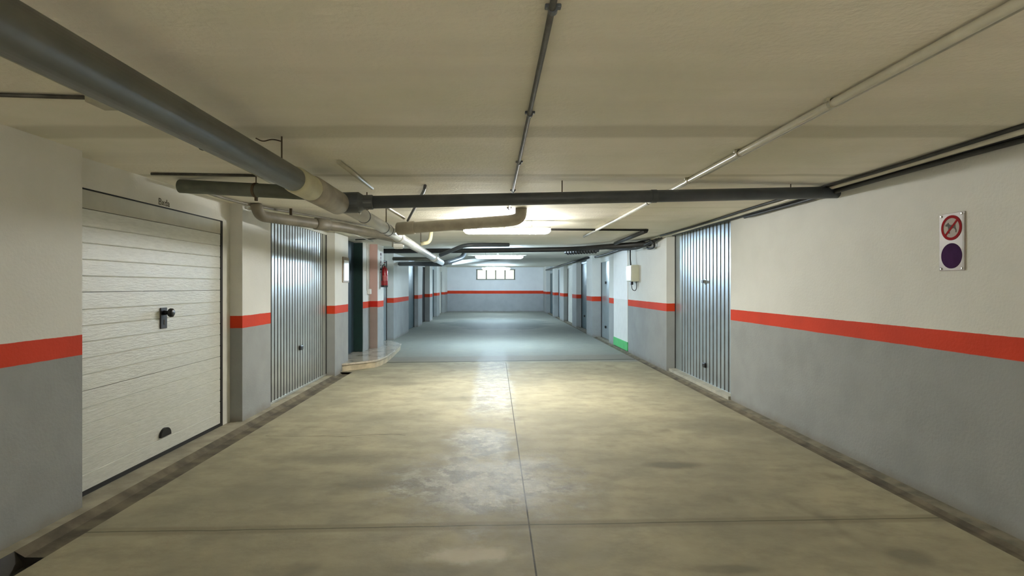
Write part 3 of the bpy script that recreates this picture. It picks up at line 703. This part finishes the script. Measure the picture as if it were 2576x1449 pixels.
# pipe j
gp = tag(empty('branch_pipe', (-2.1, 4.8, 2.33)), 'green-grey branch pipe from the left wall to the drain pipe', 'pipe')
pipe('pipe_length', [(-2.70, 4.775, 2.358), (-2.50, 4.755, 2.345), (-1.40, 4.55, 2.255)], 0.058, PVCGREEN, gp, 0.06, 24)
obj('hanger_strap', lathe(bmesh.new(), [(0.059, -0.012), (0.062, -0.012), (0.062, 0.012), (0.059, 0.012)], (-2.0, 4.660, 2.304), (1.16, -0.21, -0.09), 20), RUST, gp)
obj('hanger_rod', tb([(-2.0, 4.66, 2.365), (-2.0, 4.66, H)], 0.005, 8), RUST, gp)
obj('hanger_bolt', bx(-2.01, -1.99, 4.650, 4.675, 2.215, 2.245), RUST, gp)
# pipe i
bp = tag(empty('branch_pipe', (-2.0, 7.3, 2.27)), 'stained brown-grey pipe above the left ribbed door', 'pipe')
pipe('pipe_length', [(-2.66, 6.18, H), (-2.63, 6.22, 2.285), (-2.0, 7.35, 2.275), (-1.39, 8.4, 2.20)], 0.062, PVCBROWN, bp, 0.08, 24)
obj('pipe_socket', lathe(bmesh.new(), [(0.064, 0), (0.074, 0.01), (0.074, 0.22), (0.064, 0.23)], (-2.24, 6.92, 2.279), Vector((0.63, 1.13, -0.01)), 24), PVCBROWN, bp, smooth=True)
obj('hanger_strap', bx(-2.43, -2.40, 6.58, 6.60, 2.28, H), RUST, bp)
conduit('wall_cable', [(-2.76, 4.9, 2.395), (-2.77, 5.9, 2.40), (-2.60, 6.5, 2.40), (-2.12, 7.6, 2.395), (-1.8, 8.6, 2.40)], 0.014, PVCBROWN, 'brownish cable looping along the upper left wall edge', 'cable', bend=0.3)
conduit('wall_cable', [(-2.76, 6.25, 2.375), (-2.58, 6.8, 2.375), (-2.45, 9.6, 2.40), (-2.45, 11.2, 2.40)], 0.012, CONDW, 'pale cable running above the left ribbed door', 'cable', bend=0.3)
# pipe a
tp = tag(empty('branch_pipe', (-0.4, 6.6, 2.27)), 'tan-grey branch pipe with elbow into the ceiling behind the dark cross pipe', 'pipe')
pipe('pipe_length', [(-1.20, 6.84, 2.204), (-0.6, 6.72, 2.235), (0.30, 6.55, 2.28), (0.31, 6.55, H)], 0.068, PVCTAN, tp, 0.14, 24)
obj('branch_joint', lathe(bmesh.new(), [(0.070, 0), (0.08, 0.01), (0.08, 0.22), (0.070, 0.23)], (-1.2, 6.84, 2.204), (1, -0.19, 0.06), 24), PVCTAN, tp, smooth=True)
conduit('ceiling_pipe_stub', [(-1.135, 4.05, H-0.016), (-1.13, 5.12, H-0.018)], 0.017, CONDC, 'short pale pipe stub on the ceiling above the cream coupling', 'pipe', bend=0)
conduit('thin_waste_pipe', [(-0.63, 5.02, H-0.014), (-0.66, 5.2, H-0.02), (-1.05, 6.7, 2.29)], 0.014, PVCDARK, 'thin dark pipe slanting from the ceiling to the tan-grey branch pipe', 'pipe', bend=0.05)
conduit('thin_waste_pipe', [(-1.25, 5.6, H-0.02), (-1.08, 6.6, 2.31)], 0.018, PVCTAN, 'thin tan pipe slanting down beside the light drain pipe', 'pipe', bend=0.05)
# cross cable b, with diagonal d
conduit('cross_conduit', [(-1.5, 8.87, H-0.017), (0.2, 8.85, H-0.015), (2.45, 8.90, H-0.022)], [0.016]*3, RUBBER, 'black conduit crossing the ceiling just behind the near tube light', 'cable', bend=0)
bb = tag(empty('black_pipe_run', (0.5, 12.6, 2.3)), 'black pipe crossing the ceiling between the near and middle tube lights', 'pipe')
pipe('pipe_length', [(2.98, 10.7, 2.32), (1.75, 12.5, 2.33), (-0.5, 13.0, 2.33), (-2.74, 13.05, 2.325)], 0.055, CABLE, bb, 0.4, 20)
pipe('upper_branch', [(2.42, 8.92, H-0.036), (2.42, 11.2, 2.36)], 0.034, CABLE, bb, 0, 14)
pipe('left_branch', [(-1.18, 12.0, 2.17), (-0.62, 11.6, 2.36), (0.3, 11.9, 2.385)], 0.042, PVCDARK, bb, 0.15, 16)
coil = bmesh.new()
for k in range(11):
    cx = 2.17-k*0.052; cyk = 12.02+k*0.055
    lathe(coil, [(0.045, -0.008), (0.066, -0.008), (0.066, 0.008), (0.045, 0.008)], (cx, cyk, 2.275), (-0.7, 0.7, 0), 16)
obj('ribbed_sleeve', coil, CABLE, bb)
pipe('sleeve_core', [(2.22, 11.97, 2.275), (1.60, 12.62, 2.275)], 0.044, PVCDARK, bb, 0, 14)
cb = tag(empty('cable_bundle', (2.95, 11, 2.3)), 'tangle of black cables at the top of the right wall', 'cable')
rnd = random.Random(8)
for k in range(5):
    dz = rnd.uniform(-0.05, 0.06); dx = rnd.uniform(-0.12, 0.0)
    pts = [(2.99+dx*0.2, 9.95+0.12*k, 2.37), (2.97+dx, 10.6+0.1*k, 2.33+dz), (2.88+dx, 11.2+0.15*k, 2.28+dz), (2.6+dx, 11.9+0.1*k, 2.33+dz*0.5), (2.1, 12.4, 2.35)]
    obj('cable', tb(smooth_path(pts, 0.3), 0.014+0.004*(k%2), 10), CABLE, cb, smooth=True)
obj('cable_loop', tb([(2.95+0.02*math.sin(a*2), 10.55+0.22*math.cos(a), 2.29+0.075*math.sin(a)) for a in [k*2*PI/24 for k in range(22)]], 0.022, 10), CABLE, cb, smooth=True)
# cables along the right wall top
def wob(y, s): return 0.008*math.sin(y*1.7+s)+0.004*math.sin(y*4.1+s*2)
def run(x, z, y0, y1, s, step=0.4):
    n = int((y1-y0)/step); return [(x+wob(y0+i*step, s), y0+i*step, z+0.5*wob(y0+i*step, s+3)) for i in range(n+1)]
conduit('wall_cable', run(2.985, 2.402, -6, 10.0, 0.5), 0.013, CABLE, 'black cable along the right ceiling edge, innermost of the run', 'cable', bend=0)
conduit('wall_cable', run(3.075, 2.385, -6, 9.6, 2.5), 0.026, CABLE, 'black cable tight in the corner of right wall and ceiling', 'cable', bend=0)
conduit('wall_cable', run(3.055, 2.345, -6, 6.8, 4.0), 0.017, CABLE, 'black cable sagging lowest on the right wall top', 'cable', bend=0)
conduit('wall_conduit', [(3.03, -6, 2.392), (3.03, 9.5, 2.392), (2.98, 10.2, 2.39), (2.90, 10.9, 2.36)], 0.022, CONDW, 'pale conduit among the black cables along the right wall', 'conduit', bend=0.2)
conduit('wall_cable', run(2.98, 2.36, 12.2, 17.0, 1.2), 0.03, CABLE, 'black cable running on along the far right wall top', 'cable', bend=0)
conduit('wall_cable', [(2.84, 16.9, 2.37), (2.84, 22, 2.38), (2.84, 31, 2.40)], 0.03, CABLE, 'black cable along the last stretch of the right wall top', 'cable', bend=0.2)
# far pipes
fpipe = tag(empty('far_cross_pipe', (-2.1, 15.8, 2.1)), 'grey pipe crossing from the far left wall to the drain pipe end', 'pipe')
pipe('pipe_length', [(-2.76, 16.15, 2.15), (-1.32, 14.2, 2.07)], 0.064, PVCDARK, fpipe, 0, 20)
pipe('upper_pipe', [(-2.74, 15.0, 2.24), (-1.6, 14.6, 2.21)], 0.05, PVCGREY, fpipe, 0, 16)
fp2 = tag(empty('far_cross_pipe', (-1, 14.4, 2.2)), 'dark elbowed pipe rising right of the drain pipe end', 'pipe')
pipe('pipe_length', [(-1.30, 13.75, 2.07), (-1.08, 14.0, 2.13), (-0.83, 14.3, 2.24), (-0.77, 14.4, H)], 0.060, PVCDARK, fp2, 0.12, 20)
fp3 = tag(empty('far_cross_pipe', (-0.6, 16, 2.2)), 'pale blue-grey pipe slanting up beyond the middle tube light', 'pipe')
pipe('pipe_length', [(-1.17, 14.62, 2.10), (-0.6, 16, 2.24), (0.1, 17.6, 2.36)], 0.055, PVCLIGHT, fp3, 0.1, 20)
# cream elbow
ce = tag(empty('cream_elbow_pipe', (-1.1, 9.2, 2.3)), 'cream plastic elbow joining the light drain pipe from above', 'pipe')
pipe('elbow', [(-1.21, 9.1, 2.19), (-1.06, 9.1, 2.22), (-1.04, 9.1, H)], 0.032, CREAM, ce, 0.09, 16)
# emergency lamp
el = tag(empty('emergency_light', (-1.70, 9.9, 2.2)), 'small white emergency light hanging left of the drain pipe', 'emergency light')
obj('housing', bx(-1.80, -1.62, 9.86, 9.94, 2.185, 2.255), WHITEPL, el, bevel=0.01)
obj('lens', bx(-1.79, -1.64, 9.85, 9.93, 2.165, 2.184), simple('milky_lens', (0.85, 0.86, 0.8), 0.2), el, bevel=0.006)
obj('bracket', bx(-1.83, -1.80, 9.88, 9.92, 2.20, H), STEEL, el)
conduit('ceiling_conduit', [(-2.73, 10.9, H-0.012), (-1.9, 10.4, H-0.012), (-1.81, 9.95, H-0.012)], 0.010, CONDG, 'thin dark conduit feeding the emergency light', bend=0.1)
